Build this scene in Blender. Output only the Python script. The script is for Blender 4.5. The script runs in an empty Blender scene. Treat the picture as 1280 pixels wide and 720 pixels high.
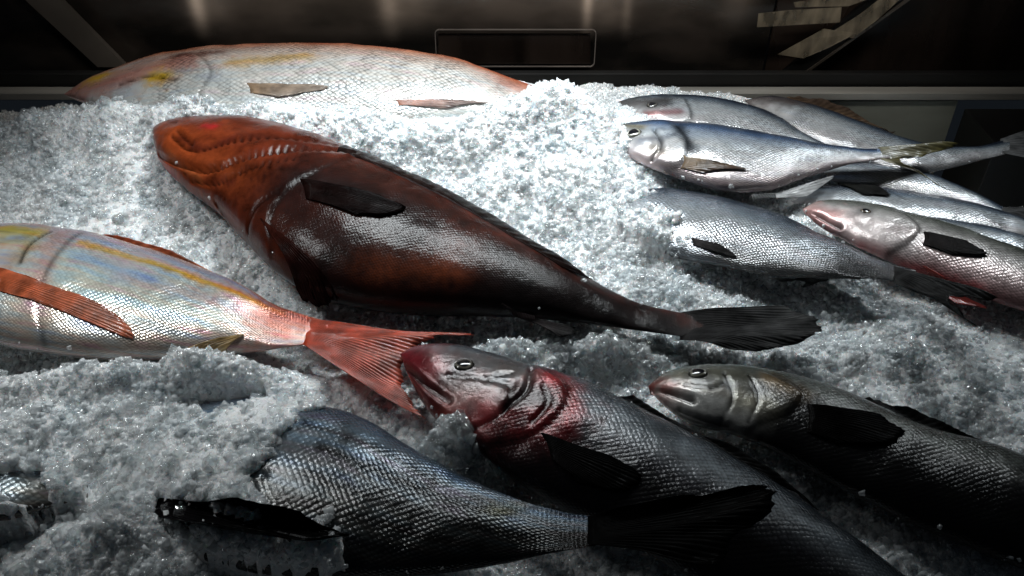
import bpy, math, random
import numpy as np
from mathutils import Vector
from mathutils.bvhtree import BVHTree
random.seed(4); rng=np.random.default_rng(7)
scene=bpy.context.scene
col=scene.collection
# ------------------------------------------------------------------ camera
CH=0.6; PITCH=math.radians(38); F=1108.5
cam_d=bpy.data.cameras.new("camera"); cam=bpy.data.objects.new("camera",cam_d); col.objects.link(cam)
cam.location=(0,0,CH); cam.rotation_euler=(math.pi/2-PITCH,0,0)
cam_d.sensor_width=36; cam_d.lens=31.18; cam_d.clip_start=0.01; cam_d.clip_end=50
scene.camera=cam
scene.view_settings.view_transform='Standard'
try: scene.view_settings.look='None'
except: pass
cp,sp=math.cos(PITCH),math.sin(PITCH)
# helper: where an image pixel's sight line meets level z of the ice bed
def bed(a,b,z):
    dx=(a-640)/F; e=(360-b)/F
    d=(dx, cp+e*sp, -sp+e*cp); t=(z-CH)/d[2]
    return np.array([d[0]*t,d[1]*t,z])
def wall(a,b,y):
    dx=(a-640)/F; e=(360-b)/F
    d=(dx, cp+e*sp, -sp+e*cp); t=y/d[1]
    return np.array([d[0]*t,y,CH+d[2]*t])

def hermite(P,tq):
    P=np.asarray(P,float); d=np.linalg.norm(np.diff(P,axis=0),axis=1)
    t=np.concatenate([[0],np.cumsum(d)]); t/=t[-1]
    m=np.gradient(P,t,axis=0) if len(P)>2 else np.repeat((P[1:]-P[:-1]),2,axis=0)
    i=np.clip(np.searchsorted(t,tq,side='right')-1,0,len(P)-2)
    h=(t[i+1]-t[i])[:,None]; x=((tq-t[i])/(t[i+1]-t[i]))[:,None]
    h00=2*x**3-3*x**2+1; h10=x**3-2*x**2+x; h01=-2*x**3+3*x**2; h11=x**3-x**2
    return h00*P[i]+h10*h*m[i]+h01*P[i+1]+h11*h*m[i+1]

LAT=rng.random((256,256))
def vnoise(x,y,sc,off=0.0):
    x=np.asarray(x)/sc+100+off; y=np.asarray(y)/sc+100+off*1.7
    xi=np.floor(x).astype(int); yi=np.floor(y).astype(int); fx=x-xi; fy=y-yi
    fx=fx*fx*(3-2*fx); fy=fy*fy*(3-2*fy)
    g=lambda a,b: LAT[a%256,b%256]
    return (g(xi,yi)*(1-fx)+g(xi+1,yi)*fx)*(1-fy)+(g(xi,yi+1)*(1-fx)+g(xi+1,yi+1)*fx)*fy-0.5

# ------------------------------------------------------------------ materials
def newmat(name):
    m=bpy.data.materials.new(name); m.use_nodes=True; nt=m.node_tree
    return m,nt,nt.nodes["Principled BSDF"],nt.links
def plain(name,c,rough=.4,metal=0,noise=0.3,nscale=(8,8,8)):
    m,nt,b,L=newmat(name)
    tc=nt.nodes.new("ShaderNodeTexCoord"); mp=nt.nodes.new("ShaderNodeMapping"); mp.inputs['Scale'].default_value=nscale
    n=nt.nodes.new("ShaderNodeTexNoise"); n.inputs['Scale'].default_value=1; n.inputs['Detail'].default_value=5
    L.new(tc.outputs['Object'],mp.inputs[0]); L.new(mp.outputs[0],n.inputs['Vector'])
    r=nt.nodes.new("ShaderNodeValToRGB"); r.color_ramp.elements[0].position=.3; r.color_ramp.elements[1].position=.7
    r.color_ramp.elements[0].color=[x*(1-noise) for x in c]+[1]; r.color_ramp.elements[1].color=[min(1,x*(1+noise)) for x in c]+[1]
    L.new(n.outputs['Fac'],r.inputs[0]); L.new(r.outputs[0],b.inputs['Base Color'])
    rr=nt.nodes.new("ShaderNodeMapRange"); rr.inputs['To Min'].default_value=max(.03,rough-.12); rr.inputs['To Max'].default_value=rough+.12
    L.new(n.outputs['Fac'],rr.inputs['Value']); L.new(rr.outputs[0],b.inputs['Roughness']); b.inputs['Metallic'].default_value=metal
    return m
def fishmat(name,scale=0.007,metal=.45,rough=.33,bump=.5,dark=.4,irid=.0,coat=.5,mott=.5,lump=.3,spec=.5,cr_=.07):
    m,nt,b,L=newmat(name); N=nt.nodes.new
    at=N("ShaderNodeAttribute"); at.attribute_name="Col"
    sc=N("ShaderNodeAttribute"); sc.attribute_name="scl"
    uv=N("ShaderNodeUVMap"); uv.uv_map="UVMap"
    mp=N("ShaderNodeMapping"); mp.inputs['Rotation'].default_value=(0,0,math.radians(45))
    pre=N("ShaderNodeMapping"); pre.inputs['Scale'].default_value=(1/scale,1.15/scale,1)
    L.new(uv.outputs[0],pre.inputs[0]); L.new(pre.outputs[0],mp.inputs[0])
    vo=N("ShaderNodeTexVoronoi"); vo.voronoi_dimensions='2D'; vo.inputs['Scale'].default_value=1; vo.inputs['Randomness'].default_value=.3
    L.new(mp.outputs[0],vo.inputs['Vector'])
    tc=N("ShaderNodeTexCoord")
    big_=N("ShaderNodeTexNoise"); big_.inputs['Scale'].default_value=14; big_.inputs['Detail'].default_value=3; L.new(tc.outputs['Object'],big_.inputs['Vector'])
    bm_=N("ShaderNodeMapRange"); bm_.inputs['From Min'].default_value=.35; bm_.inputs['From Max'].default_value=.65; bm_.inputs['To Min'].default_value=.35; bm_.inputs['To Max'].default_value=1.0; L.new(big_.outputs['Fac'],bm_.inputs['Value'])
    scf=N("ShaderNodeMath"); scf.operation='MULTIPLY'; L.new(sc.outputs['Fac'],scf.inputs[0]); L.new(bm_.outputs[0],scf.inputs[1])
    mr=N("ShaderNodeMapRange"); mr.inputs['From Min'].default_value=.3; mr.inputs['From Max'].default_value=.7; mr.inputs['To Min'].default_value=0; mr.inputs['To Max'].default_value=dark
    L.new(vo.outputs['Distance'],mr.inputs['Value'])
    mu=N("ShaderNodeMath"); mu.operation='MULTIPLY'; L.new(mr.outputs[0],mu.inputs[0]); L.new(scf.outputs[0],mu.inputs[1])
    sv=N("ShaderNodeSeparateColor"); L.new(vo.outputs['Color'],sv.inputs[0])
    pv=N("ShaderNodeMath"); pv.operation='MULTIPLY'; L.new(sv.outputs[0],pv.inputs[0]); L.new(scf.outputs[0],pv.inputs[1])
    pv2=N("ShaderNodeMath"); pv2.operation='MULTIPLY_ADD'; L.new(pv.outputs[0],pv2.inputs[0]); pv2.inputs[1].default_value=.28; L.new(mu.outputs[0],pv2.inputs[2])
    no=N("ShaderNodeTexNoise"); no.inputs['Scale'].default_value=34; no.inputs['Detail'].default_value=8; no.inputs['Roughness'].default_value=.65; L.new(tc.outputs['Object'],no.inputs['Vector'])
    nr=N("ShaderNodeMapRange"); nr.inputs['From Min'].default_value=.3; nr.inputs['From Max'].default_value=.7; nr.inputs['To Min'].default_value=1-mott; nr.inputs['To Max'].default_value=1+mott*.4; L.new(no.outputs['Fac'],nr.inputs['Value'])
    m1=N("ShaderNodeMix"); m1.data_type='RGBA'; m1.blend_type='MULTIPLY'; m1.inputs['Factor'].default_value=1
    L.new(at.outputs['Color'],m1.inputs['A']); L.new(nr.outputs[0],m1.inputs['B'])
    m2=N("ShaderNodeMix"); m2.data_type='RGBA'; L.new(pv2.outputs[0],m2.inputs['Factor']); L.new(m1.outputs['Result'],m2.inputs['A']); m2.inputs['B'].default_value=(.012,.010,.010,1)
    last=m2.outputs['Result']
    if irid>0:
        pm=N("ShaderNodeMapping"); pm.inputs['Scale'].default_value=(16,80,1); L.new(uv.outputs[0],pm.inputs[0])
        n2=N("ShaderNodeTexNoise"); n2.inputs['Scale'].default_value=1; n2.inputs['Detail'].default_value=6; L.new(pm.outputs[0],n2.inputs['Vector'])
        cr=N("ShaderNodeValToRGB"); e=cr.color_ramp.elements; e[0].position=.3; e[0].color=(.58,.74,1,1); e[1].position=.72; e[1].color=(1,.62,.8,1)
        x=e.new(.43); x.color=(.82,1,1,1); x=e.new(.56); x.color=(1,.94,.78,1)
        L.new(n2.outputs['Fac'],cr.inputs[0])
        m3=N("ShaderNodeMix"); m3.data_type='RGBA'; m3.blend_type='MULTIPLY'; m3.inputs['Factor'].default_value=irid
        L.new(last,m3.inputs['A']); L.new(cr.outputs[0],m3.inputs['B']); last=m3.outputs['Result']
    L.new(last,b.inputs['Base Color'])
    b.inputs['Metallic'].default_value=metal; b.inputs['Specular IOR Level'].default_value=spec
    rr=N("ShaderNodeMapRange"); rr.inputs['To Min'].default_value=max(.06,rough-.12); rr.inputs['To Max'].default_value=rough+.15; L.new(no.outputs['Fac'],rr.inputs['Value']); L.new(rr.outputs[0],b.inputs['Roughness'])
    inv=N("ShaderNodeMath"); inv.operation='MULTIPLY'; L.new(vo.outputs['Distance'],inv.inputs[0]); inv.inputs[1].default_value=-1
    im=N("ShaderNodeMath"); im.operation='MULTIPLY'; L.new(inv.outputs[0],im.inputs[0]); L.new(scf.outputs[0],im.inputs[1])
    b1=N("ShaderNodeBump"); b1.inputs['Strength'].default_value=bump; b1.inputs['Distance'].default_value=scale*.22; L.new(im.outputs[0],b1.inputs['Height'])
    b2=N("ShaderNodeBump"); b2.inputs['Strength'].default_value=lump; b2.inputs['Distance'].default_value=.004; L.new(no.outputs['Fac'],b2.inputs['Height']); L.new(b1.outputs[0],b2.inputs['Normal'])
    L.new(b2.outputs[0],b.inputs['Normal'])
    b.inputs['Coat Weight'].default_value=coat; b.inputs['Coat Roughness'].default_value=cr_; b.inputs['Coat IOR'].default_value=1.42
    L.new(b2.outputs[0],b.inputs['Coat Normal'])
    return m
def finmat(name,rough=.42,trl=.3,spec=.3,coat=.2):
    m,nt,b,L=newmat(name); N=nt.nodes.new
    at=N("ShaderNodeAttribute"); at.attribute_name="Col"
    tc=N("ShaderNodeTexCoord"); no=N("ShaderNodeTexNoise"); no.inputs['Scale'].default_value=60; no.inputs['Detail'].default_value=6; L.new(tc.outputs['Object'],no.inputs['Vector'])
    nr=N("ShaderNodeMapRange"); nr.inputs['From Min'].default_value=.3; nr.inputs['From Max'].default_value=.7; nr.inputs['To Min'].default_value=.4; nr.inputs['To Max'].default_value=1.3; L.new(no.outputs['Fac'],nr.inputs['Value'])
    m1=N("ShaderNodeMix"); m1.data_type='RGBA'; m1.blend_type='MULTIPLY'; m1.inputs['Factor'].default_value=1
    L.new(at.outputs['Color'],m1.inputs['A']); L.new(nr.outputs[0],m1.inputs['B'])
    L.new(m1.outputs['Result'],b.inputs['Base Color']); b.inputs['Roughness'].default_value=rough; b.inputs['Specular IOR Level'].default_value=spec
    b.inputs['Coat Weight'].default_value=coat; b.inputs['Coat Roughness'].default_value=.12
    b2=N("ShaderNodeBump"); b2.inputs['Strength'].default_value=.5; b2.inputs['Distance'].default_value=.003; L.new(no.outputs['Fac'],b2.inputs['Height']); L.new(b2.outputs[0],b.inputs['Normal'])
    tr=N("ShaderNodeBsdfTranslucent"); L.new(m1.outputs['Result'],tr.inputs['Color'])
    mx=N("ShaderNodeMixShader"); mx.inputs[0].default_value=trl; L.new(b.outputs[0],mx.inputs[1]); L.new(tr.outputs[0],mx.inputs[2])
    L.new(mx.outputs[0],nt.nodes['Material Output'].inputs['Surface'])
    return m
FIN=finmat("fin_membrane",.3,.4,.45,.5); FIND=finmat("dark_fin_membrane",.22,.1,.02,.0)
EYE,_nt,_b,_L=newmat("eye_wet"); _a=_nt.nodes.new("ShaderNodeAttribute"); _a.attribute_name="Col"; _L.new(_a.outputs['Color'],_b.inputs['Base Color']); _b.inputs['Roughness'].default_value=.15; _b.inputs['Coat Weight'].default_value=.6

def mkmesh(name,V,Fc,mat,colr=None,smooth=True,loc=None,parent=None,recalc=False):
    me=bpy.data.meshes.new(name)
    V=np.asarray(V,float)
    if loc is not None: V=V-np.asarray(loc)
    me.from_pydata(V.tolist(),[],Fc)
    if recalc:
        import bmesh
        bm=bmesh.new(); bm.from_mesh(me); bmesh.ops.recalc_face_normals(bm,faces=bm.faces); bm.to_mesh(me); bm.free()
    if smooth: me.polygons.foreach_set('use_smooth',[True]*len(me.polygons))
    if colr is not None:
        ca=me.color_attributes.new("Col",'FLOAT_COLOR','POINT')
        c=np.ones((len(V),4)); c[:,:3]=np.clip(colr,0,1); ca.data.foreach_set('color',c.ravel())
    me.materials.append(mat); me.update()
    o=bpy.data.objects.new(name,me); col.objects.link(o)
    if parent is not None: o.parent=parent
    elif loc is not None: o.location=loc
    return o

ALLV=[];ALLF=[];FINV=[];FINF=[]
def addto(AV,AF,V,Fc):
    off=sum(len(v) for v in AV); AV.append(np.asarray(V)); AF.extend([tuple(i+off for i in f) for f in Fc])

def polydist(V,P):
    P=np.asarray(P); d=np.full(len(V),1e9)
    if len(P)==1: return np.linalg.norm(V-P[0],axis=1)
    for a,b in zip(P[:-1],P[1:]):
        ab=b-a; t=np.clip(((V-a)@ab)/(ab@ab+1e-12),0,1); d=np.minimum(d,np.linalg.norm(V-(a+t[:,None]*ab),axis=1))
    return d

def fish(name,label,category,top,bot,z,k,cols,mat,shr=.9,patches=(),grooves=(),gill=None,eye=None,fins=(),smask=.22,group=None,N=300,M=84):
    def tr(L):
        L=np.array(L,float); d=np.concatenate([[0],np.cumsum(np.linalg.norm(np.diff(L,axis=0),axis=1))]); d/=d[-1]
        return np.array([bed(a,b,z[0]+(z[1]-z[0])*q) for (a,b),q in zip(L,d)])
    s=np.linspace(0,1,N)**1.2
    D=hermite(tr(top),s); Vn=hermite(tr(bot),s)
    C=(D+Vn)/2; H=(D-Vn)/2*shr; hw=np.linalg.norm(H,axis=1); hm=hw.max()
    t=k*hw**.85*hm**.15
    e_=np.clip((s-.78)/.22,0,1); t=t*(1-.88*e_*e_*(3-2*e_))
    a=np.linspace(0,2*math.pi,M,endpoint=False)
    ca=np.cos(a); sa=np.sin(a); zz=np.where(sa>0,np.abs(sa)**.92,-.7*np.abs(sa))
    P=C[:,None,:]+ca[None,:,None]*H[:,None,:]; P[:,:,2]+=t[:,None]*zz[None,:]
    S=np.repeat(s,M); T=np.tile(ca,N); UP=np.tile(sa>-.2,N)
    V=P.reshape(-1,3)
    Fc=[]
    for i in range(N-1):
        for j in range(M):
            j2=(j+1)%M; Fc.append((i*M+j,i*M+j2,(i+1)*M+j2,(i+1)*M+j))
    Fc.append(tuple((N-1)*M+j for j in range(M)))
    bvh=BVHTree.FromPolygons(V.tolist(),Fc[:-1])
    def drop(u,v,zg=None):
        zc=(z[0]+z[1])/2+.02 if zg is None else zg
        for _ in range(7):
            p=bed(u,v,zc); h=bvh.ray_cast(Vector((p[0],p[1],1)),Vector((0,0,-1)))
            if h[0] is not None: zc=.4*zc+.6*h[0].z
            else: zc=.6*zc+.4*(z[0]+z[1])/2
        return bed(u,v,zc)
    tk=np.array([c[0] for c in cols]); cc=np.array([c[1] for c in cols]); o=np.argsort(tk)
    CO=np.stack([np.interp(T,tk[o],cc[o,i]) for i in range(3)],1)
    wob=1+.6*vnoise(V[:,0],V[:,1],.012)+.6*vnoise(V[:,0],V[:,1],.005,3)
    for pts,r,c,st in patches:
        P3=np.array([drop(*p) for p in pts])
        if len(pts)>2: P3=hermite(P3,np.linspace(0,1,16))
        d=polydist(V,P3)*wob
        w=(st*np.exp(-(d/r)**2.2))[:,None]; CO=CO*(1-w)+np.array(c)*w
    dz=np.zeros(len(V))
    for pts,w_,dep in grooves:
        P3=np.array([drop(*p) for p in pts]); P3=hermite(P3,np.linspace(0,1,14))
        d=polydist(V,P3); g=np.exp(-(d/w_)**2); dz-=dep*g
        if dep>0: CO*=(1-.8*np.exp(-(d/(w_*.8))**2))[:,None]
    if gill:
        P3=np.array([drop(*p) for p in gill[0]]); P3=hermite(P3,np.linspace(0,1,90))
        axis=(C[-1]-C[0])[:2]; axis/=np.linalg.norm(axis)
        tg=np.gradient(P3[:,:2],axis=0); nrm=np.stack([tg[:,1],-tg[:,0]],1); nrm/=np.linalg.norm(nrm,axis=1)[:,None]
        if (nrm@axis).mean()<0: nrm=-nrm
        i=np.argmin(((V[:,None,:2]-P3[None,:,:2])**2).sum(2),axis=1)
        rel=V[:,:2]-P3[i,:2]; side=(rel*nrm[i]).sum(1); d=np.linalg.norm(rel,axis=1)
        A=gill[1]; st=1/(1+np.exp(np.clip(side/.0012,-40,40)))
        endf=np.where((i<2)|(i>87),np.exp(-(d-np.abs(side))/.006),1)
        dz+=(st*A*np.exp(-d/.03)-(1-st)*A*.3*np.exp(-(d/.006)**2))*endf
        CO*=(1-.8*(1-st)*np.exp(-(d/.0045)**2)*endf)[:,None]
    if eye:
        d=polydist(V,[drop(eye[0],eye[1])]); CO*=(1-.6*np.exp(-(d/(eye[2]*1.35))**4))[:,None]
    V=V.copy(); V[:,2]+=np.where(UP,dz,0)
    nz=vnoise(V[:,0],V[:,1],.024)*.0022+vnoise(V[:,0],V[:,1],.008,5)*.0004; V[:,2]+=np.where(UP,nz,0)
    cen=C.mean(0)
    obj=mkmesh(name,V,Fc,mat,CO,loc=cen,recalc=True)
    me=obj.data
    at=me.attributes.new("scl",'FLOAT','POINT'); at.data.foreach_set('value',np.clip((S-smask)/.03,0,1))
    U=np.repeat(np.concatenate([[0],np.cumsum(np.linalg.norm(np.diff(C,axis=0),axis=1))]),M)
    girth=(hm*(.55+.45*hw/hm))*2.6
    W=(np.where(a>math.pi,a-2*math.pi,a)/math.pi)[None,:]*girth[:,None]
    UVv=np.stack([U,W.ravel()],1)
    uvl=me.uv_layers.new(name="UVMap"); li=np.zeros(len(me.loops),int); me.loops.foreach_get('vertex_index',li)
    uvl.data.foreach_set('uv',UVv[li].ravel())
    obj["label"]=label; obj["category"]=category
    if group: obj["group"]=group
    addto(ALLV,ALLF,V,Fc[:-1])
    bv2=BVHTree.FromPolygons(V.tolist(),Fc[:-1])
    if eye:
        u,v,r,ic=eye; p=drop(u,v); h=bv2.ray_cast(Vector((p[0],p[1],1)),Vector((0,0,-1)))
        n=h[1] if h[0] is not None else Vector((0,0,1))
        if n.z<0: n=-n
        pc=np.array(h[0] if h[0] is not None else p)
        q=Vector((0,0,1)).rotation_difference(n); ev=[];ec=[];ef=[]
        A,B=32,22
        for i in range(B+1):
            th=math.pi*.62*i/B
            for j in range(A):
                ph=2*math.pi*j/A; x=Vector((math.sin(th)*math.cos(ph)*r,math.sin(th)*math.sin(ph)*r*.88,math.cos(th)*r*.42)); x=q@x
                ev.append(np.array(x)+pc-np.array(n)*r*.1)
                rr=math.sin(th) if th<math.pi/2 else 1.05
                rr+=.06*math.sin(ph*3+u)
                m_=.25+.5*abs(math.sin(ph*1.5+v))+.25*random.random()
                ec.append((.006,.007,.01) if rr<.62 else (np.array(ic)*m_*.5 if rr<.82 else np.array(ic)*.08))
        for i in range(B):
            for j in range(A): ef.append((i*A+j,i*A+(j+1)%A,(i+1)*A+(j+1)%A,(i+1)*A+j))
        mkmesh("eye",ev,ef,EYE,ec,loc=cen,parent=obj,recalc=False)
    for fn,root,tip,mode,rays,c0,c1 in fins:
        zf=None
        if isinstance(mode,tuple): mode,zf=mode
        if mode=='flat':
            zt=z[1]; r3=[bed(u,v,zt) for u,v in root]; t3=[bed(u,v,zt+.002 if zf is None else zf) for u,v in tip]
        elif mode=='level':
            r3=[bed(u,v,zf-.045) for u,v in root]; t3=[bed(u,v,zf) for u,v in tip]
        elif mode=='edge':
            zt=(z[0]+z[1])/2; r3=[bed(u,v,zt) for u,v in root]; t3=[bed(u,v,zt) for u,v in tip]
        else:
            r3=[drop(*p) for p in root]; t3=[drop(*p) for p in tip]
        R=rays*6+1; K=18; uq=np.linspace(0,1,R)
        RR=hermite(np.array(r3),uq); TT=hermite(np.array(t3),uq)
        rag=np.interp(uq*rays,np.arange(rays+1),1-.05*rng.random(rays+1)**2)-.010*np.abs(np.sin(uq*rays*math.pi))
        FV=[];FC=[]
        for i in range(R):
            ray=(.5+.5*math.cos(2*math.pi*uq[i]*rays))
            for j in range(K):
                w=j/(K-1); we=w*rag[i]
                p=RR[i]*(1-we)+TT[i]*we
                wav=.005*w*math.sin(uq[i]*7+w*4+rays)+.0015*w*math.sin(uq[i]*23+w*9)
                if mode=='drape':
                    h=bv2.ray_cast(Vector((p[0],p[1],1)),Vector((0,0,-1)))
                    hz=h[0].z if h[0] is not None else -1
                    p=np.array([p[0],p[1],max(p[2]-.01,hz+.0004+.0012*w) if j>0 else p[2]-.003])
                p[2]+=(ray*.0006)*min(1,w*4)+(wav if mode!='drape' else .15*wav)
                FV.append(p)
                c=np.array(c0)*(1-w)+np.array(c1)*w
                c=c*(.65+.45*ray)*(.9+.2*random.random()); FC.append(c)
        FF=[(i*K+j,i*K+j+1,(i+1)*K+j+1,(i+1)*K+j) for i in range(R-1) for j in range(K-1)]
        fo=mkmesh(fn,FV,FF,FIND if max(c0)<.1 else FIN,FC,loc=cen,parent=obj)
        so=fo.modifiers.new("thickness",'SOLIDIFY'); so.thickness=.0005
        addto(FINV,FINF,FV,FF)
    return obj

SIL=[(1,(.02,.03,.05)),(.62,(.04,.06,.10)),(.38,(.2,.25,.31)),(.1,(.55,.59,.63)),(-.3,(.76,.78,.81)),(-.7,(.75,.73,.74)),(-1,(.4,.38,.38))]
M_group=fishmat("grouper_skin",scale=.0034,metal=.0,rough=.30,bump=.32,dark=.45,coat=.36,lump=.38,spec=.05,cr_=.05,mott=.65)
M_snap=fishmat("snapper_skin",scale=.0068,metal=.25,rough=.26,bump=1.0,dark=.6,irid=.4,mott=.2,lump=.18,coat=.4)
M_thr=fishmat("seabream_red_skin",scale=.0040,metal=.45,rough=.2,bump=.6,dark=.3,irid=1.0,mott=.12,lump=.12,coat=.6,spec=.4)
M_bass=fishmat("sea_bass_skin",scale=.0040,metal=.25,rough=.22,bump=.55,dark=.6,mott=.6,lump=.4,coat=.6,spec=.25,cr_=.05)
M_bream=fishmat("sea_bream_skin",scale=.0040,metal=.55,rough=.22,bump=1.0,dark=.65,irid=.15,mott=.35,lump=.32,coat=.4,spec=.4)
M_strip=fishmat("striped_bream_skin",scale=.0048,metal=.4,rough=.22,bump=.6,dark=.5,irid=.8,coat=.6,spec=.25,cr_=.05)

BLK=(.008,.006,.006)
# 1 grouper
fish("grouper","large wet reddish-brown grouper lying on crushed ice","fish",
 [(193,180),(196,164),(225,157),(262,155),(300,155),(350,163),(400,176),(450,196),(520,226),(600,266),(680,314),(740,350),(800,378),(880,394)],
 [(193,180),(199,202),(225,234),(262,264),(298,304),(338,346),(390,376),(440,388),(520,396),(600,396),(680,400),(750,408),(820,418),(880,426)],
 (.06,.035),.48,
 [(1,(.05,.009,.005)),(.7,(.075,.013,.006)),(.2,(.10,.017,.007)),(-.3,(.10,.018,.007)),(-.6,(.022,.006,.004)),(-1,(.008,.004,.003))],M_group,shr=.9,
 patches=[([(205,180),(235,192)],.046,(.29,.052,.013),.9),([(262,175),(330,185),(400,190)],.024,(.13,.021,.008),.8),([(250,215),(300,240)],.042,(.23,.042,.011),.85),
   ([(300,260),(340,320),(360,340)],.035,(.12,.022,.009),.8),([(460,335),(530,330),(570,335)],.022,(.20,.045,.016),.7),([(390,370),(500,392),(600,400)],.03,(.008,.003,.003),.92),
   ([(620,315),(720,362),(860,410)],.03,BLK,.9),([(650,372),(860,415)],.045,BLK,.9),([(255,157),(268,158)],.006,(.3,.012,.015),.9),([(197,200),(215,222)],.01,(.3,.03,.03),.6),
   ([(380,225),(470,250),(510,272)],.060,(.008,.003,.003),.96),([(380,190),(520,245),(620,300)],.014,(.03,.01,.007),.5),([(330,330),(400,360)],.02,(.02,.006,.005),.7),
   ([(225,170),(262,185),(290,172)],.006,(.06,.010,.006),.75),([(235,230),(290,226)],.005,(.08,.014,.008),.6),([(210,190),(250,225)],.004,(.42,.12,.04),.45),([(300,168),(380,180)],.006,(.05,.010,.006),.7),([(270,240),(300,280)],.010,(.07,.012,.006),.6)],
 grooves=[([(198,190),(235,207),(268,212),(300,198),(370,186),(440,193)],.0035,.008),([(240,225),(275,228),(320,206),(370,198)],.003,.004),([(215,170),(250,188),(290,176),(345,172),(420,184)],.003,.004),
   ([(222,163),(240,178)],.003,.004),([(268,250),(290,285),(320,320)],.003,.005),([(350,240),(320,260),(310,290)],.003,.004),([(300,215),(330,208),(360,212)],.0025,.002),([(230,215),(260,245)],.0025,.002)],
 gill=([(440,196),(395,214),(355,240),(335,275),(338,320)],.0022),
 smask=.34,
 fins=[("pectoral_fin",[(370,224),(380,248)],[(474,246),(508,262),(494,270),(448,272)],'drape',24,(.008,.003,.0025),(.004,.002,.002)),
  ("pelvic_fin",[(322,272),(338,292)],[(422,368),(400,376),(376,366)],'drape',12,(.035,.008,.005),(.01,.004,.004)),
  ("anal_fin",[(622,380),(668,392)],[(722,400),(720,408),(700,412)],'drape',12,(.04,.03,.03),(.02,.02,.02)),
  ("dorsal_fin",[(420,190),(520,232),(620,285),(700,333)],[(450,188),(545,230),(645,285),(740,352)],'drape',22,(.012,.006,.005),(.008,.006,.006)),
  ("tail_fin",[(850,391),(850,425)],[(985,378),(1012,394),(1030,416),(1000,430),(930,434)],('flat',.05),26,(.014,.013,.013),(.055,.055,.055))])
# 2 red snapper at back
fish("red_snapper","long pink and silver snapper with yellow patches half buried in ice","fish",
 [(80,118),(110,103),(150,89),(200,74),(260,65),(330,61),(400,60),(470,63),(540,72),(600,85),(650,100),(692,116)],
 [(80,118),(110,132),(150,144),(200,152),(260,158),(330,160),(400,162),(470,162),(540,156),(600,148),(650,136),(692,124)],
 (.06,.06),.36,
 [(1,(.42,.04,.015)),(.8,(.50,.10,.04)),(.58,(.54,.22,.13)),(.3,(.55,.42,.37)),(-.1,(.66,.62,.60)),(-1,(.7,.7,.7))],M_snap,shr=.86,smask=.22,
 patches=[([(85,116),(120,106),(230,76)],.030,(.48,.12,.07),.75),([(192,97),(203,97)],.014,(.8,.48,.02),.97),([(115,99),(125,96)],.013,(.75,.42,.02),.95),([(290,78),(380,70)],.014,(.62,.33,.04),.75),([(225,70),(275,65)],.013,(.10,.02,.015),.85),([(130,98),(210,76)],.006,(.6,.36,.26),.5),([(640,106),(690,119)],.026,(.5,.12,.06),.6)],
 grooves=[([(150,104),(185,95),(220,100)],.003,.003)],gill=([(245,69),(262,90),(245,125)],.0025),
 fins=[("pectoral_fin",[(305,104),(312,116)],[(395,108),(412,110),(350,124)],'drape',16,(.42,.28,.17),(.44,.36,.30)),
  ("pelvic_fin",[(490,126),(496,132)],[(590,128),(615,131),(560,136)],'drape',12,(.42,.18,.12),(.24,.18,.16))])
# 3 red tailed bream
fish("red_tailed_bream","silvery pink bream with red forked tail and yellow side line","fish",
 [(-95,362),(-62,312),(-20,288),(40,282),(100,288),(200,314),(300,354),(355,383),(410,400)],
 [(-95,362),(-62,402),(-10,436),(60,450),(150,456),(230,452),(310,444),(410,428)],
 (.035,.04),.36,
 [(1,(.60,.22,.06)),(.88,(.60,.28,.20)),(.74,(.50,.43,.58)),(.5,(.62,.66,.78)),(.15,(.76,.79,.80)),(-.4,(.82,.84,.84)),(-.8,(.7,.60,.58)),(-1,(.35,.3,.3))],M_thr,shr=.9,smask=.3,
 patches=[([(5,288),(45,291)],.014,(.78,.50,.03),.9),([(78,292),(60,320),(50,350)],.012,(.62,.30,.33),.55),([(0,303),(36,303),(20,325)],.010,(.7,.42,.05),.6),([(100,304),(200,332),(290,364),(350,390)],.0050,(.95,.46,.01),.98),([(345,394),(420,404),(420,426)],.038,(.5,.07,.025),.92),([(150,345),(300,385)],.010,(.72,.50,.66),.4),([(-40,330),(0,330)],.03,(.6,.35,.38),.6),([(100,322),(190,346)],.010,(.38,.47,.80),.5)],
 grooves=[([(62,290),(36,306),(24,330)],.003,.002)],gill=([(100,292),(74,312),(54,345),(44,390),(54,430)],.0012),
 eye=(-45,335,.012,(.7,.4,.15)),
 fins=[("pectoral_fin",[(-4,334),(-8,364)],[(40,350),(162,408),(168,417),(50,378)],'drape',22,(.62,.14,.05),(.66,.20,.10)),
  ("pelvic_fin",[(205,448),(225,456)],[(262,430),(306,420),(282,440)],'drape',10,(.4,.2,.05),(.55,.38,.16)),
  ("dorsal_fin",[(60,287),(150,304),(230,330),(310,364)],[(75,286),(168,303),(252,334),(345,380)],'edge',20,(.45,.16,.06),(.4,.10,.05)),
  ("tail_fin",[(378,398),(378,430)],[(600,421),(545,428),(512,445),(505,475),(534,530)],('flat',.045),34,(.55,.06,.015),(.72,.17,.11))])
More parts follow.
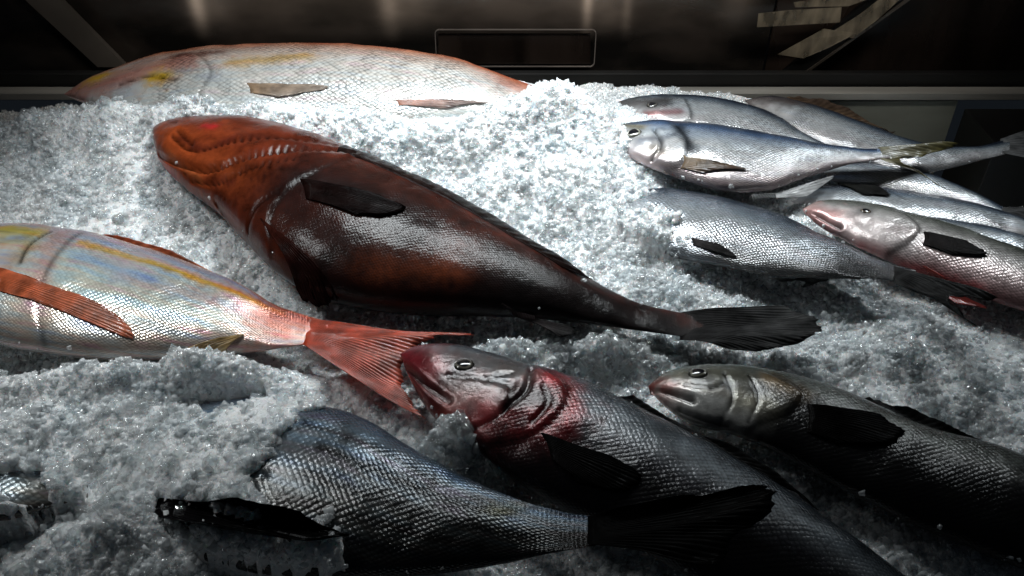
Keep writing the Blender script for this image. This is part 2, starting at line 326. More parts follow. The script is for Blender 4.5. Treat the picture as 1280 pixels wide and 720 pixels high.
# 4 sea bass with red gill
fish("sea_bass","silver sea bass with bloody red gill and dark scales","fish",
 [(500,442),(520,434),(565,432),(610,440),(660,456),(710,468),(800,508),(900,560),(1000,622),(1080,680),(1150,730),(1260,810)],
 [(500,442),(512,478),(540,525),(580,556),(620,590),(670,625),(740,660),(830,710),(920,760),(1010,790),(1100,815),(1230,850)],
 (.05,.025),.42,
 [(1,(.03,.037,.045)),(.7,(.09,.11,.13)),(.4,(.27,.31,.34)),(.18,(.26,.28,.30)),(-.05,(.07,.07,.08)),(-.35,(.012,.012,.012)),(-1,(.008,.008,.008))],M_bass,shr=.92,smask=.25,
 patches=[([(505,447),(535,455)],.026,(.28,.02,.03),.8),([(565,446),(640,458)],.020,(.10,.08,.075),.8),([(580,492),(615,502)],.020,(.44,.35,.33),.85),
  ([(690,474),(700,498),(690,518)],.018,(.55,.008,.015),.97),([(610,528),(680,528)],.026,(.30,.006,.010),.95),([(645,500),(676,495)],.020,(.012,.004,.004),.95),([(540,500),(560,530)],.018,(.30,.04,.03),.75),([(708,480),(716,500)],.007,(.40,.06,.06),.6),([(600,545),(640,560)],.018,(.2,.05,.05),.7),
  ([(555,472),(600,480)],.007,(.08,.05,.05),.8),([(630,462),(660,470)],.008,(.22,.17,.15),.6),([(520,470),(545,500)],.007,(.12,.02,.02),.8),([(600,505),(630,520)],.006,(.3,.05,.05),.6),
  ([(650,600),(720,640),(800,680),(900,740)],.05,(.006,.005,.006),.96)],  # last patch paints the foreground shade onto the underside
 grooves=[([(506,455),(530,478),(562,500)],.003,.004),([(606,475),(636,480),(624,520),(590,540)],.0025,.002),([(664,462),(655,490),(630,512)],.003,.004),([(560,468),(600,472),(640,466)],.0025,.0015),([(680,480),(685,505),(665,528)],.0025,.002)],
 gill=([(678,462),(704,480),(702,508),(662,542),(600,562)],.002),eye=(580,455,.0092,(.4,.36,.3)),
 fins=[("pectoral_fin",[(672,540),(690,575)],[(770,575),(802,600),(790,612),(720,606)],'drape',18,(.006,.005,.005),(.005,.005,.005)),
  ("dorsal_fin",[(770,496),(880,550),(980,608)],[(795,499),(920,563),(1025,637)],'edge',18,(.03,.03,.03),(.02,.02,.02))])
# 5 sea bass right
fish("sea_bass","grey sea bass with finely scaled flank and open mouth","fish",
 [(810,482),(830,466),(872,456),(930,458),(980,466),(1060,490),(1150,530),(1230,552),(1290,572),(1400,615)],
 [(810,482),(826,505),(862,532),(920,548),(975,572),(1050,615),(1130,655),(1210,690),(1290,722),(1390,740)],
 (.035,.03),.42,
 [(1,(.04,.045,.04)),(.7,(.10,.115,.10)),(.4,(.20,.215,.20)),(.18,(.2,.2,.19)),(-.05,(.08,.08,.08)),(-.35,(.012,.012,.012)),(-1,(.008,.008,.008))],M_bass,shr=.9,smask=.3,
 patches=[([(818,486),(840,492)],.014,(.42,.10,.08),.8),([(860,502),(925,514)],.022,(.58,.57,.54),.85),([(960,474),(1000,492)],.010,(.28,.18,.08),.8),([(850,466),(930,470)],.012,(.13,.125,.09),.8),([(930,500),(960,510)],.012,(.42,.39,.28),.7),([(880,488),(905,492)],.006,(.15,.13,.10),.6),([(1000,560),(1100,610),(1200,655)],.05,(.006,.006,.006),.96)],  # wide near-black patch: shade along the lower flank painted in
 grooves=[([(814,488),(840,490),(866,500)],.003,.005),([(905,466),(915,500),(900,530)],.0025,.0015),([(850,512),(880,525),(910,532)],.0025,.002),([(855,480),(890,486),(905,480)],.002,.001),([(935,468),(948,500),(935,528)],.002,.001)],
 gill=([(960,468),(1000,492),(990,510),(945,530),(925,545)],.0022),eye=(872,467,.0088,(.45,.43,.34)),
 fins=[("pectoral_fin",[(1005,505),(1008,540)],[(1100,520),(1132,542),(1110,556),(1050,556)],'drape',18,(.006,.005,.005),(.005,.005,.005)),
 ("dorsal_fin",[(1080,498),(1150,530),(1240,556)],[(1100,498),(1180,533),(1265,561)],'edge',14,(.03,.03,.03),(.02,.02,.02))])
# 6 striped bream at bottom
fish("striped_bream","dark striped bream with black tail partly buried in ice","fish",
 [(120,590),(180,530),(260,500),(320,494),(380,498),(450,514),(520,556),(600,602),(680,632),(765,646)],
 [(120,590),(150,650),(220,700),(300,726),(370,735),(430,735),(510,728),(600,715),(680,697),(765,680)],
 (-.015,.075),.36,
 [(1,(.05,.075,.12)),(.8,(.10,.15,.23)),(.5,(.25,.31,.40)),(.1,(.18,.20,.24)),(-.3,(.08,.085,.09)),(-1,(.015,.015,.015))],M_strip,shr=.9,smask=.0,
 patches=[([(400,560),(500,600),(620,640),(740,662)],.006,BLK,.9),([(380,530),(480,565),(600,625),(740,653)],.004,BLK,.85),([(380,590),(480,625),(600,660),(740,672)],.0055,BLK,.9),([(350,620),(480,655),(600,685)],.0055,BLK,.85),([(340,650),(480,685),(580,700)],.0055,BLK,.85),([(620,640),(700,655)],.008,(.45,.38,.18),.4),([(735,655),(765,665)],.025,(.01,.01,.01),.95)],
 fins=[("pelvic_fin",[(195,622),(190,644)],[(300,628),(385,645),(440,668),(400,672),(260,660)],('level',.066),16,(.006,.005,.006),(.005,.005,.005)),
  ("tail_fin",[(735,646),(735,680)],[(860,612),(972,620),(962,645),(925,668),(900,704)],('flat',.1),26,(.009,.009,.009),(.014,.014,.014))])
# right group of sea breams
G="sea breams piled on ice"
fish("sea_bream","dark backed silver sea bream lying behind another bream","fish",
 [(762,132),(785,124),(830,119),(900,124),(960,140),(1015,172),(1060,190)],
 [(762,132),(785,145),(830,165),(900,182),(960,190),(1010,192),(1060,200)],(.02,.01),.32,SIL,M_bream,shr=.85,group=G,
 patches=[([(770,130),(830,128)],.02,(.04,.035,.035),.85),([(810,143),(850,141)],.008,(.3,.04,.04),.7)],gill=([(855,124),(860,150),(840,165)],.003),eye=(815,132,.008,(.3,.28,.25)),
 grooves=[([(766,134),(790,138)],.003,.004)])
fish("sea_bream","silver sea bream tail end pointing away from the pile","fish",
 [(930,126),(965,122),(1010,131),(1080,155),(1150,180),(1210,184),(1262,172)],
 [(930,126),(960,150),(1010,180),(1080,205),(1130,222),(1180,212),(1262,192)],(.0,.0),.34,SIL,M_bream,shr=.88,group=G,
 patches=[([(930,125),(990,128)],.02,(.08,.04,.03),.8)],
 fins=[("dorsal_fin",[(980,124),(1040,140),(1100,160)],[(1000,118),(1060,139),(1120,165)],'edge',14,(.08,.05,.03),(.06,.04,.03)),
 ("tail_fin",[(1250,174),(1250,190)],[(1330,150),(1310,180),(1330,215)],'flat',12,(.2,.2,.2),(.1,.1,.1))])
fish("sea_bream","silver sea bream wedged in the middle of the pile","fish",
 [(1000,209),(1050,203),(1100,205),(1160,216),(1210,236),(1262,262)],
 [(1000,209),(1040,230),(1090,240),(1150,250),(1210,260),(1262,274)],(.0,-.01),.32,SIL,M_bream,shr=.84,group=G,
 fins=[("tail_fin",[(1250,260),(1250,278)],[(1310,262),(1300,285),(1320,305)],'flat',12,(.06,.06,.06),(.03,.03,.03))])
fish("sea_bream","silver sea bream underneath the others with pale flank","fish",
 [(960,244),(1010,232),(1080,232),(1150,240),(1210,252),(1290,276),(1360,302)],
 [(960,244),(1000,266),(1060,282),(1130,294),(1200,301),(1290,302),(1360,312)],(.0,-.015),.32,SIL,M_bream,shr=.86,group=G,
 fins=[("pectoral_fin",[(1044,214),(1050,232)],[(1098,234),(1114,246),(1080,246)],'drape',12,(.02,.02,.018),(.01,.01,.01))])
fish("sea_bream","small silver sea bream with dark back in the pile","fish",
 [(1100,272),(1150,270),(1210,278),(1290,296),(1350,304)],
 [(1100,272),(1140,294),(1210,314),(1290,324),(1350,320)],(.0,-.01),.36,SIL,M_bream,shr=.88,group=G)
fish("sea_bream","bright silver sea bream with yellow brow and open eye","fish",
 [(760,168),(775,158),(810,153),(870,155),(950,167),(1030,181),(1075,185),(1112,184)],
 [(760,168),(768,182),(800,206),(850,226),(910,243),(960,241),(1010,223),(1060,207),(1112,198)],(.04,.035),.34,
 [(1,(.02,.03,.05)),(.66,(.035,.06,.12)),(.42,(.12,.20,.36)),(.15,(.50,.58,.70)),(-.2,(.80,.83,.86)),(-.7,(.84,.81,.82)),(-1,(.5,.4,.4))],M_bream,shr=.88,group=G,
 patches=[([(768,161),(800,158)],.010,(.3,.24,.08),.7),([(846,160),(864,185)],.012,(.02,.03,.045),.9),([(815,185),(830,192)],.010,(.25,.2,.15),.7),([(800,176),(832,172)],.008,(.10,.12,.17),.7)],
 grooves=[([(763,173),(784,181)],.003,.006),([(818,162),(826,185),(815,200)],.003,.004)],
 gill=([(845,158),(858,180),(850,205),(825,215)],.003),eye=(792,167,.0105,(.85,.82,.7)),smask=.25,
 fins=[("pectoral_fin",[(852,196),(850,210)],[(900,205),(936,214),(880,218)],'drape',12,(.2,.12,.05),(.09,.06,.05)),
 ("pelvic_fin",[(940,241),(970,239)],[(990,234),(1048,210),(1010,238)],'drape',9,(.5,.5,.5),(.45,.45,.45)),
 ("tail_fin",[(1098,184),(1098,198)],[(1200,180),(1155,192),(1125,202),(1190,238)],'flat',18,(.3,.28,.2),(.09,.075,.02))])
fish("sea_bream","silver sea bream with dark forked tail, head buried in ice","fish",
 [(740,262),(770,244),(830,236),(900,246),(960,263),(1050,303),(1100,323),(1145,337)],
 [(740,262),(770,300),(830,322),(900,336),(960,347),(1040,350),(1095,350),(1145,354)],(.01,.045),.30,
 [(1,(.03,.045,.06)),(.65,(.06,.085,.12)),(.4,(.22,.27,.33)),(0,(.50,.54,.58)),(-.5,(.50,.50,.52)),(-1,(.12,.12,.12))],M_bream,shr=.9,group=G,smask=.0,
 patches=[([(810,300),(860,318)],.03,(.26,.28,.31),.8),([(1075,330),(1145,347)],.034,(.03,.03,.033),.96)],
 fins=[("pectoral_fin",[(862,296),(866,306)],[(900,308),(922,322),(890,316)],'drape',10,(.04,.035,.035),(.02,.02,.02)),
 ("anal_fin",[(960,348),(1010,352)],[(985,350),(1040,344),(1000,358)],'edge',8,(.08,.08,.08),(.05,.05,.05)),
 ("tail_fin",[(1118,333),(1118,354)],[(1250,374),(1200,368),(1186,382),(1228,408)],('flat',.075),18,(.04,.04,.04),(.03,.03,.03))])
fish("sea_bass","silver sea bass with pink snout and reddish belly streak","fish",
 [(1003,262),(1020,254),(1060,253),(1130,266),(1200,286),(1290,320),(1380,352)],
 [(1003,262),(1020,280),(1060,304),(1120,332),(1190,360),(1290,394),(1380,420)],(.035,.025),.38,
 [(1,(.05,.06,.045)),(.65,(.10,.11,.09)),(.35,(.28,.28,.26)),(0,(.68,.64,.62)),(-.5,(.72,.58,.56)),(-1,(.35,.18,.18))],M_bass,shr=.9,smask=.32,
 patches=[([(1008,264),(1040,268)],.014,(.6,.28,.26),.7),([(1070,306),(1150,340),(1230,372)],.008,(.6,.07,.07),.85),([(1080,290),(1130,305)],.022,(.78,.72,.70),.7)],
 grooves=[([(1008,266),(1030,272),(1050,284)],.003,.004)],gill=([(1130,268),(1148,288),(1130,305),(1105,320)],.0025),eye=(1082,264,.006,(.5,.4,.3)),
 fins=[("pectoral_fin",[(1152,290),(1152,306)],[(1210,304),(1236,320),(1190,320)],'drape',12,(.025,.02,.02),(.01,.01,.01)),
 ("pelvic_fin",[(1150,335),(1160,345)],[(1200,360),(1240,376),(1200,372)],'drape',10,(.5,.08,.06),(.4,.07,.06))])
fish("sea_bream","small silver fish almost buried in ice","fish",
 [(-70,620),(-30,592),(20,580),(60,588),(110,606)],
 [(-70,620),(-40,650),(10,652),(60,636),(110,622)],(.04,.025),.4,[(c[0],tuple(q*.4 for q in c[1])) for c in SIL],M_strip,shr=.9)

# ------------------------------------------------------------------ ice
big=BVHTree.FromPolygons(np.concatenate(ALLV).tolist(),ALLF)
finb=BVHTree.FromPolygons(np.concatenate(FINV).tolist(),FINF)
MOUNDS=[]
def mound(u,v,sx,sy,h,z=0.03):
    p=bed(u,v,z); MOUNDS.append((p[0],p[1],sx,sy,h))
mound(440,140,.42,.12,.062,.05); mound(120,220,.3,.13,.03); mound(700,190,.10,.13,.045,.04); mound(820,360,.10,.05,.015)
mound(140,520,.16,.06,.035,.02); mound(330,480,.10,.035,.02,.02); mound(720,440,.10,.03,.018,.02); mound(1080,440,.2,.05,.01,.02)
mound(565,560,.03,.035,.045,.03); mound(60,680,.12,.04,.02,.02); mound(150,640,.04,.03,.03,.03)
def g(x,y):
    h=np.zeros_like(x)
    for mx,my,sx,sy,hh in MOUNDS: h+=hh*np.exp(-((x-mx)/sx)**2-((y-my)/sy)**2)
    h-=.05/(1+np.exp(-(x-.42)/.06))/(1+np.exp(-(y-1.02)/.04))
    h-=.14/(1+np.exp(-(x-.60)/.03))/(1+np.exp(-(y-.90)/.03))
    h-=.035/(1+np.exp((x+.52)/.04))/(1+np.exp(-(y-1.17)/.02))
    n1=vnoise(x,y,.07); n2=vnoise(x,y,.03,2)
    h+=.024*n1+.012*n2+.004*vnoise(x,y,.013,4)
    return h
COVER=[]   # ice heaped right over a fish body: (x,y,rx,ry,thickness)
def cover(u,v,rx,ry,h,z=.04):
    p=bed(u,v,z); COVER.append((p[0],p[1],rx,ry,h))
BURY=[]
def bury(u,v,rx,ry,h,z=.03,cap=.006):
    p=bed(u,v,z); BURY.append((p[0],p[1],rx,ry,h,cap))
cover(170,570,.12,.085,.010); cover(300,540,.060,.055,.005); cover(370,505,.035,.018,.004); cover(230,705,.10,.055,.012,.03); cover(340,722,.07,.034,.010,.04); cover(765,290,.072,.10,.013); cover(-10,660,.07,.035,.008,.03); cover(95,625,.03,.025,.006)
bury(570,575,.03,.03,.03)
for u,v in ((90,132),(130,136),(230,136),(330,137),(430,141),(530,147),(640,143),(700,138)): bury(u,v,.09,.035,.036,.085,.018)
bury(120,470,.17,.018,.03,cap=.012); bury(300,470,.06,.02,.015)
bury(430,412,.03,.012,.01); bury(620,434,.06,.014,.014); bury(760,432,.06,.014,.014)
def settle(x,y,z):
    out=z.copy()
    bw=np.zeros_like(x); cpv=np.full(len(x),.006)
    for bx,by,rx,ry,hh,cap in BURY:
        wv=np.exp(-(((x-bx)/rx)**2+((y-by)/ry)**2)**1.2); nb=hh*wv
        cpv=np.maximum(cpv,np.where(wv>.15,cap*wv,0)); bw=np.maximum(bw,nb)
    cw=np.zeros_like(x); ct=np.zeros_like(x)
    jit=vnoise(x,y,.035,7)*.8+vnoise(x,y,.009,9)*.35
    for bx,by,rx,ry,hh in COVER:
        wv=1.25-np.sqrt(((x-bx)/rx)**2+((y-by)/ry)**2)+jit
        cw=np.maximum(cw,wv); ct=np.where(wv>=cw,hh,ct)
    for i in range(len(x)):
        o3=Vector((x[i],y[i],.5)); dn=Vector((0,0,-1))
        h=big.ray_cast(o3,dn)
        zi=z[i]+bw[i]
        if h[0] is not None:
            top=h[0].z
            lim=top-.008
            if bw[i]>.004: lim=max(lim,min(top+cpv[i],zi))
            base=min(zi,lim)
            dd=(zi-top-.018)/.014        # fish lying deep under the ice stays buried
            if dd>0: dd=min(1,dd); base=base*(1-dd)+zi*dd
            if cw[i]>.15:
                f=min(1,(cw[i]-.15)/.4)
                out[i]=base*(1-f)+max(zi,top+ct[i])*f
            else: out[i]=base
        else: out[i]=zi
        h=finb.ray_cast(o3,dn)
        if h[0] is not None and h[0].z-.004<out[i] and out[i]-h[0].z<.012 and bw[i]<.02: out[i]=h[0].z-.005
    return out
xs=np.arange(-1.05,1.05,.0040); ys=np.arange(.24,1.265,.0040)
X,Y=np.meshgrid(xs,ys); x=X.ravel(); y=Y.ravel()
z=settle(x,y,g(x,y)-.0005)
nx,ny=len(xs),len(ys)
GV=np.stack([x+rng.normal(0,.0007,len(x)),y+rng.normal(0,.0007,len(x)),z+rng.normal(0,.0005,len(x))],1)
idx=np.arange(nx*ny).reshape(ny,nx); Q=np.stack([idx[:-1,:-1],idx[:-1,1:],idx[1:,1:],idx[1:,:-1]],-1).reshape(-1,4)
n=92000
cx=rng.uniform(-.95,.95,n*2); cy=rng.uniform(.3,1.262,n*2); k=np.abs(cx)<(cy*.788+.37)*.578+.10; cx=cx[k][:n]; cy=cy[k][:n]; n=len(cx)
cz=settle(cx,cy,g(cx,cy))
sz=.0010+.0029*rng.random(n)**1.8; m_=rng.random(n)<.03; sz[m_]*=1.7
slush=np.clip((vnoise(cx,cy,.09,11)+.5*vnoise(cx,cy,.03,13))*5,0,1)   # melted, smoother zones
cz+=rng.uniform(-.0018,.0012,n)+.3*(sz-.0018)-.0026*slush
cube=np.array([[-1,-1,-1],[1,-1,-1],[1,1,-1],[-1,1,-1],[-1,-1,1],[1,-1,1],[1,1,1],[-1,1,1]],float)
tri=np.array([[0,2,1],[0,3,2],[4,5,6],[4,6,7],[0,1,5],[0,5,4],[1,2,6],[1,6,5],[2,3,7],[2,7,6],[3,0,4],[3,4,7]])
ALLC=np.concatenate(ALLV)
pick=ALLC[rng.integers(0,len(ALLC),6000)]
HEADS=[bed(530,470,.05)[:2],bed(835,490,.045)[:2],bed(790,168,.05)[:2]]
keep=[]
for p in pick:
    if min(np.hypot(*(p[:2]-h_)) for h_ in HEADS)<.035: continue
    h=big.ray_cast(Vector((p[0]+random.gauss(0,.004),p[1]+random.gauss(0,.004),.5)),Vector((0,0,-1)))
    if h[0] is not None and abs(h[1].z)<.5 and random.random()<.7: keep.append(h[0])
K=np.array([list(q) for q in keep])
ch=[]
for (u,v,su,sv,nn) in ((570,575,28,26,140),(600,440,60,10,100),(760,430,50,14,120),(840,400,50,20,100),(620,600,60,20,60),(420,560,60,30,50),(1050,450,120,30,200),(200,260,150,30,260),(330,370,50,12,80),(150,600,120,70,420),(800,330,50,40,180),(640,250,120,50,260),(100,180,80,30,140),(420,140,150,12,120)):
    for _ in range(nn): ch.append(bed(random.gauss(u,su),random.gauss(v,sv),.03)[:2])
ch=np.array(ch); chz=settle(ch[:,0],ch[:,1],g(ch[:,0],ch[:,1]))
nK,nC=len(K),len(ch)
cx=np.concatenate([cx,K[:,0],ch[:,0]]); cy=np.concatenate([cy,K[:,1],ch[:,1]]); cz=np.concatenate([cz,K[:,2]+.0005,chz+.0025]); sz=np.concatenate([sz,.0007+.0016*rng.random(nK),.0030+.0032*rng.random(nC)**1.5]); n=len(cx)
q=rng.normal(size=(n,4)); q/=np.linalg.norm(q,axis=1)[:,None]; w,a,b,c=q.T
R=np.stack([1-2*(b*b+c*c),2*(a*b-c*w),2*(a*c+b*w),2*(a*b+c*w),1-2*(a*a+c*c),2*(b*c-a*w),2*(a*c-b*w),2*(b*c+a*w),1-2*(a*a+b*b)],-1).reshape(n,3,3)
tmpl=cube[None]*(1+rng.uniform(-.5,.35,(n,8,3)))*np.stack([np.ones(n),rng.uniform(.5,1,n),rng.uniform(.35,.9,n)],-1)[:,None,:]
CV=np.einsum('nij,nkj->nki',R,tmpl)*sz[:,None,None]+np.stack([cx,cy,cz],-1)[:,None,:]
CF=(tri[None]+8*np.arange(n)[:,None,None]).reshape(-1,3)
vr_=rng.random(n)*.9; vr_=np.where(sz>.0040,1,vr_)
CVAR=np.repeat(vr_,8)
def npmesh(name,V,Fa,mat,var=None,smooth=False):
    me=bpy.data.meshes.new(name); me.vertices.add(len(V)); me.vertices.foreach_set('co',V.ravel())
    k=Fa.shape[1]; me.loops.add(Fa.size); me.loops.foreach_set('vertex_index',Fa.ravel().astype(np.int32))
    me.polygons.add(len(Fa)); me.polygons.foreach_set('loop_start',np.arange(0,Fa.size,k,dtype=np.int32))
    if smooth: me.polygons.foreach_set('use_smooth',np.ones(len(Fa),dtype=bool))
    me.update(calc_edges=True); me.materials.append(mat)
    if var is not None:
        at=me.attributes.new("var",'FLOAT','POINT'); at.data.foreach_set('value',var)
    o=bpy.data.objects.new(name,me); col.objects.link(o); return o
def icemat(name,chip):
    m,nt,b,L=newmat(name); N=nt.nodes.new
    tc=N("ShaderNodeTexCoord"); no=N("ShaderNodeTexNoise"); no.inputs['Scale'].default_value=22; no.inputs['Detail'].default_value=4; L.new(tc.outputs['Object'],no.inputs['Vector'])
    cr=N("ShaderNodeValToRGB"); e=cr.color_ramp.elements; e[0].position=.32; e[0].color=(.89,.94,.965,1); e[1].position=.6; e[1].color=(.975,.99,.995,1); L.new(no.outputs['Fac'],cr.inputs[0]); L.new(cr.outputs[0],b.inputs['Base Color'])
    b.inputs['Roughness'].default_value=.10; b.inputs['IOR'].default_value=1.33
    b.inputs['Coat Weight'].default_value=1; b.inputs['Coat Roughness'].default_value=.03
    n2=N("ShaderNodeTexNoise"); n2.inputs['Scale'].default_value=420 if chip else 220; n2.inputs['Detail'].default_value=4; L.new(tc.outputs['Object'],n2.inputs['Vector'])
    bu=N("ShaderNodeBump"); bu.inputs['Strength'].default_value=.4 if chip else .9; bu.inputs['Distance'].default_value=.0015 if chip else .005; L.new(n2.outputs['Fac'],bu.inputs['Height']); L.new(bu.outputs[0],b.inputs['Normal']); L.new(bu.outputs[0],b.inputs['Coat Normal'])
    if not chip:
        b.inputs['Subsurface Weight'].default_value=.6; b.inputs['Subsurface Radius'].default_value=(.8,1.0,1.1); b.inputs['Subsurface Scale'].default_value=.007
    if chip:
        tl=N("ShaderNodeBsdfTranslucent"); L.new(cr.outputs[0],tl.inputs['Color'])
        m1=N("ShaderNodeMixShader"); m1.inputs[0].default_value=.35; L.new(b.outputs[0],m1.inputs[1]); L.new(tl.outputs[0],m1.inputs[2])
        gl=N("ShaderNodeBsdfGlass"); gl.inputs['IOR'].default_value=1.31; gl.inputs['Roughness'].default_value=.04; gl.inputs['Color'].default_value=(.98,1,1,1)
        t=N("ShaderNodeBsdfTransparent"); mg=N("ShaderNodeMixShader"); mg.inputs[0].default_value=.4; L.new(gl.outputs[0],mg.inputs[1]); L.new(t.outputs[0],mg.inputs[2])
        t2=N("ShaderNodeBsdfTransparent"); gs=N("ShaderNodeBsdfGlossy"); gs.inputs['Roughness'].default_value=.05; ms=N("ShaderNodeMixShader"); ms.inputs[0].default_value=.12; L.new(t2.outputs[0],ms.inputs[1]); L.new(gs.outputs[0],ms.inputs[2])
        m4=N("ShaderNodeMixShader"); L.new(m1.outputs[0],m4.inputs[1]); L.new(ms.outputs[0],m4.inputs[2])
        va=N("ShaderNodeAttribute"); va.attribute_name="var"
        v4=N("ShaderNodeMapRange"); v4.inputs['From Max'].default_value=.9; v4.inputs['To Min'].default_value=.12; v4.inputs['To Max'].default_value=.8; L.new(va.outputs['Fac'],v4.inputs['Value']); L.new(v4.outputs[0],m4.inputs[0])
        vr=N("ShaderNodeMapRange"); vr.inputs['From Min'].default_value=.93; vr.inputs['From Max'].default_value=1; vr.inputs['To Min'].default_value=0; vr.inputs['To Max'].default_value=.62; L.new(va.outputs['Fac'],vr.inputs['Value'])
        mx=N("ShaderNodeMixShader"); L.new(vr.outputs[0],mx.inputs[0]); L.new(m4.outputs[0],mx.inputs[1]); L.new(mg.outputs[0],mx.inputs[2]); L.new(mx.outputs[0],nt.nodes['Material Output'].inputs['Surface'])
    return m
ib=npmesh("ice_bed",GV,Q,icemat("packed_ice",False),smooth=True); ib["kind"]="structure"
ic=npmesh("crushed_ice",CV.reshape(-1,3),CF,icemat("ice_chip",True),CVAR); ic["kind"]="stuff"

# ------------------------------------------------------------------ display case
def box(name,lo,hi,mat,parent=None):
    lo=np.array(lo);hi=np.array(hi); V=[(lo[0],lo[1],lo[2]),(hi[0],lo[1],lo[2]),(hi[0],hi[1],lo[2]),(lo[0],hi[1],lo[2]),(lo[0],lo[1],hi[2]),(hi[0],lo[1],hi[2]),(hi[0],hi[1],hi[2]),(lo[0],hi[1],hi[2])]
    o=mkmesh(name,V,[(0,3,2,1),(4,5,6,7),(0,1,5,4),(1,2,6,5),(2,3,7,6),(3,0,4,7)],mat,smooth=False,parent=parent)
    bv=o.modifiers.new("b",'BEVEL'); bv.width=.0015; bv.segments=2; return o
def slab(name,pts,th,mat,parent):
    n=len(pts); V=[tuple(p) for p in pts]+[(p[0],p[1]+th,p[2]) for p in pts]
    Fc=[tuple(range(n)),tuple(range(2*n-1,n-1,-1))]+[(i,i+n,(i+1)%n+n,(i+1)%n) for i in range(n)]
    return mkmesh(name,V,Fc,mat,smooth=False,parent=parent,recalc=True)
case=bpy.data.objects.new("display_case",None); col.objects.link(case); case["label"]="dark glass-backed fish display case with steel rail and taped corner"; case["category"]="display case"
steel=plain("brushed_steel",(.36,.35,.32),.35,.3,nscale=(3,40,40))
dark=plain("dark_glass",(.02,.014,.011),.25,0,noise=.8,nscale=(10,10,2))
black=plain("black_frame",(.006,.006,.006),.5)
edge=plain("worn_frame_edge",(.10,.085,.07),.3,.3)
beige=plain("pale_steel_panel",(.24,.25,.21),.5,.1,nscale=(5,5,12))
strut=plain("grey_strut",(.12,.105,.09),.45,.1)
tapem=plain("aged_tape",(.24,.20,.14),.4,noise=.6,nscale=(60,60,25))
_nt=tapem.node_tree; _tr=_nt.nodes.new("ShaderNodeBsdfTransparent"); _mx=_nt.nodes.new("ShaderNodeMixShader"); _mx.inputs[0].default_value=.35
_nt.links.new(_nt.nodes["Principled BSDF"].outputs[0],_mx.inputs[1]); _nt.links.new(_tr.outputs[0],_mx.inputs[2]); _nt.links.new(_mx.outputs[0],_nt.nodes["Material Output"].inputs['Surface'])
def glasswall():   # smoked glass; its blurred warm reflections are put in as emission
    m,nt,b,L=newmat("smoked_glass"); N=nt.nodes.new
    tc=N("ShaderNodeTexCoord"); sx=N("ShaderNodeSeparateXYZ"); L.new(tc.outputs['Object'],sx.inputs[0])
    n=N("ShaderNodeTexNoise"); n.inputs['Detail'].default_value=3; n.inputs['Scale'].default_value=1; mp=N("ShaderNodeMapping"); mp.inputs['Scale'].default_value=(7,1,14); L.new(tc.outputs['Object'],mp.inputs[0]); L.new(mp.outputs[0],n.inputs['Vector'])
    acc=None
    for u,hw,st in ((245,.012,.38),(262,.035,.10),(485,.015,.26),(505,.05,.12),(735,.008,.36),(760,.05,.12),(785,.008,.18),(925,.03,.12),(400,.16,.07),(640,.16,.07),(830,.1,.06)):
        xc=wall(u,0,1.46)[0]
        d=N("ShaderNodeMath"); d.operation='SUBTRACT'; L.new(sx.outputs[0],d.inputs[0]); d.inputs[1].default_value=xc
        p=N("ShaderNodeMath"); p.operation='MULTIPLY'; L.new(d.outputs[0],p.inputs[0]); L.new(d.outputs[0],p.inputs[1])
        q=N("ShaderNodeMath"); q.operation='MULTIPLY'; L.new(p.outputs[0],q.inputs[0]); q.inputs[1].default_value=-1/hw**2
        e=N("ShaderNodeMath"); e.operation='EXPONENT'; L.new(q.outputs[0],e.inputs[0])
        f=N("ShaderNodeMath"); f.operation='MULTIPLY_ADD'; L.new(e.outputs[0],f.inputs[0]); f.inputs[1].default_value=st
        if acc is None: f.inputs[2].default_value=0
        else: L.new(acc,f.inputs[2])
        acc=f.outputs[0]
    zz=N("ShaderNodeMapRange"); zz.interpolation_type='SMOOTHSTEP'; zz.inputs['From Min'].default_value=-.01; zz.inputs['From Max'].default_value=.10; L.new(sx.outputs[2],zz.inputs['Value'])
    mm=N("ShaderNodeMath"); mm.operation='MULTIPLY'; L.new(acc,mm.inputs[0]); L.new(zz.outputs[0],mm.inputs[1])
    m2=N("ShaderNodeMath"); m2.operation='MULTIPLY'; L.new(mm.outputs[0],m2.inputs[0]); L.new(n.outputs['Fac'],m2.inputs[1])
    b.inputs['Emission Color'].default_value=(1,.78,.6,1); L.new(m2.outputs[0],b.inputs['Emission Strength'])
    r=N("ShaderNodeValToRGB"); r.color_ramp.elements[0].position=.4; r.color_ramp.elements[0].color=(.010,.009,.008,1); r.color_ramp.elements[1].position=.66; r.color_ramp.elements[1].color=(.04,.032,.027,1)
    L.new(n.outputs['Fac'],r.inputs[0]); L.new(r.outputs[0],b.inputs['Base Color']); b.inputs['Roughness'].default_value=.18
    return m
box("rail",(-1.3,1.335,-.053),(1.1,1.36,-.040),steel,case)
box("rail_lip",(-1.3,1.365,-.05),(1.1,1.38,-.02),black,case)
box("inner_wall",(.35,1.34,-.4),(.735,1.35,-.056),beige,case)
box("corner_panel",(.738,1.2,-.4),(1.3,1.32,-.060),black,case)
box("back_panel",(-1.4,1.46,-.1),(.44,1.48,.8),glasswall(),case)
box("side_panel",(.443,1.46,-.1),(1.5,1.48,.8),dark,case)
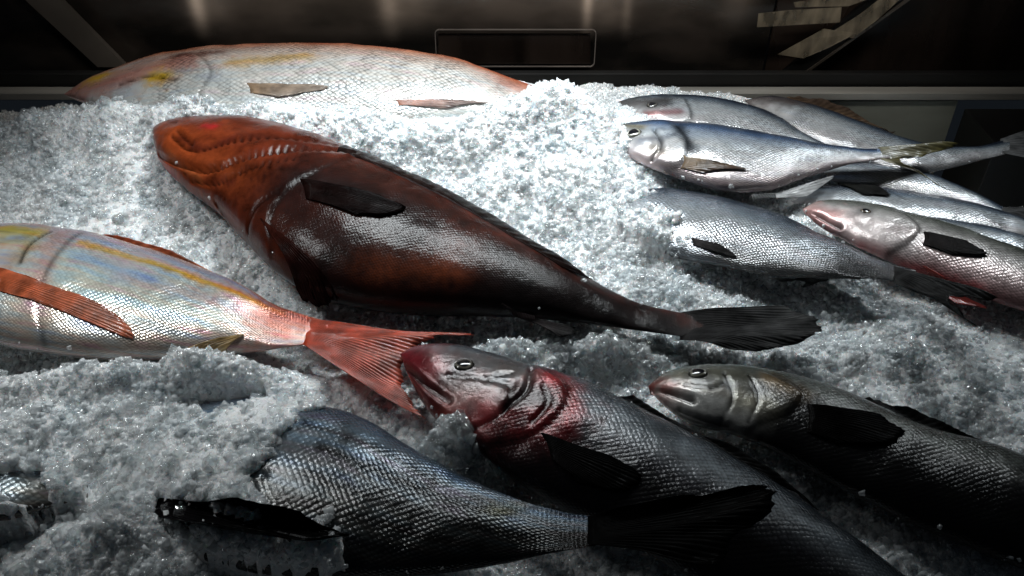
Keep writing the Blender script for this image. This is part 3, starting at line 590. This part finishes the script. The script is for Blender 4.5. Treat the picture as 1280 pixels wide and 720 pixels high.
def frame(u0,v0,u1,v1,y,w,mat):
    a=wall(u0,v0,y);b=wall(u1,v1,y); x0,x1=a[0],b[0]; zt,zb=a[2],b[2]; r=.008; out=[];inn=[]
    for (cx_,cz_,a0) in ((x1-r,zt-r,0),(x0+r,zt-r,90),(x0+r,zb+r,180),(x1-r,zb+r,270)):
        for s_ in range(7):
            t=math.radians(a0+15*s_); out.append((cx_+r*math.cos(t),y,cz_+r*math.sin(t))); inn.append((cx_+(r-w)*math.cos(t),y,cz_+(r-w)*math.sin(t)))
    n=len(out); V=out+inn; o=mkmesh("window_trim",V,[(i,(i+1)%n,(i+1)%n+n,i+n) for i in range(n)],mat,smooth=False,parent=case); so=o.modifiers.new("s",'SOLIDIFY'); so.thickness=.003
frame(543,37,743,84,1.44,.0013,plain("trim_metal",(.22,.19,.17),.35,.2))
slab("hatch",[wall(548,42,1.447),wall(738,42,1.447),wall(738,80,1.447),wall(548,80,1.447)],.003,dark,case)
slab("diagonal_strut",[wall(10,-20,1.43),wall(56,-20,1.43),wall(158,84,1.43),wall(122,84,1.43)],.01,strut,case)
slab("diagonal_frame",[wall(1110,-20,1.42),wall(1165,-20,1.42),wall(992,102,1.42),wall(966,102,1.42)],.01,black,case)
slab("frame_edge",[wall(1160,-20,1.416),wall(1166,-20,1.416),wall(994,102,1.416),wall(990,102,1.416)],.003,edge,case)
slab("tape",[wall(948,17,1.415),wall(985,13,1.413),wall(1052,9,1.415),wall(1050,28,1.415),wall(1000,31,1.414),wall(946,34,1.415)],.0006,tapem,case)
slab("tape",[wall(992,3,1.414),wall(1062,-6,1.414),wall(1100,-6,1.414),wall(1060,8,1.414),wall(994,9,1.414)],.0006,tapem,case)
slab("tape",[wall(1040,40,1.412),wall(1075,18,1.410),wall(1103,-4,1.412),wall(1128,-4,1.412),wall(1100,22,1.411),wall(1066,48,1.412)],.0006,tapem,case)
slab("tape",[wall(972,68,1.411),wall(1005,50,1.409),wall(1030,36,1.411),wall(1070,42,1.411),wall(1035,60,1.410),wall(1004,73,1.411)],.0006,tapem,case)
box("tray",(-1.3,.1,-.5),(1.3,1.19,-.42),steel,case)

# ------------------------------------------------------------------ light
w=bpy.data.worlds.new("World"); scene.world=w; w.use_nodes=True
w.node_tree.nodes['Background'].inputs[0].default_value=(.35,.45,.58,1); w.node_tree.nodes['Background'].inputs[1].default_value=.015
def area(name,loc,target,sx,sy,p,c,spread=180):
    l=bpy.data.lights.new(name,'AREA'); l.shape='RECTANGLE'; l.size=sx; l.size_y=sy; l.energy=p; l.color=c; l.spread=math.radians(spread)
    o=bpy.data.objects.new(name,l); col.objects.link(o); o.location=loc
    d=Vector(target)-Vector(loc); o.rotation_euler=d.to_track_quat('-Z','Y').to_euler(); return o
area("case_lamp",(-.03,1.12,.63),(-.03,.98,0.0),.56,.09,3.15,(.92,.98,1),90)
area("case_lamp_side",(.66,1.1,.5),(.52,.92,0),.2,.05,.5,(.90,.97,1),80)
area("left_fill",(-.60,.80,.6),(-.45,.66,0),.15,.08,.62,(.95,.99,1),88)  # unseen fill added to lift the left fish and ice
area("rail_fill",(0,1.12,.55),(0,1.40,-.02),1.5,.05,.7,(1,.95,.88),60)  # unseen fill added to brighten the rail and back wall
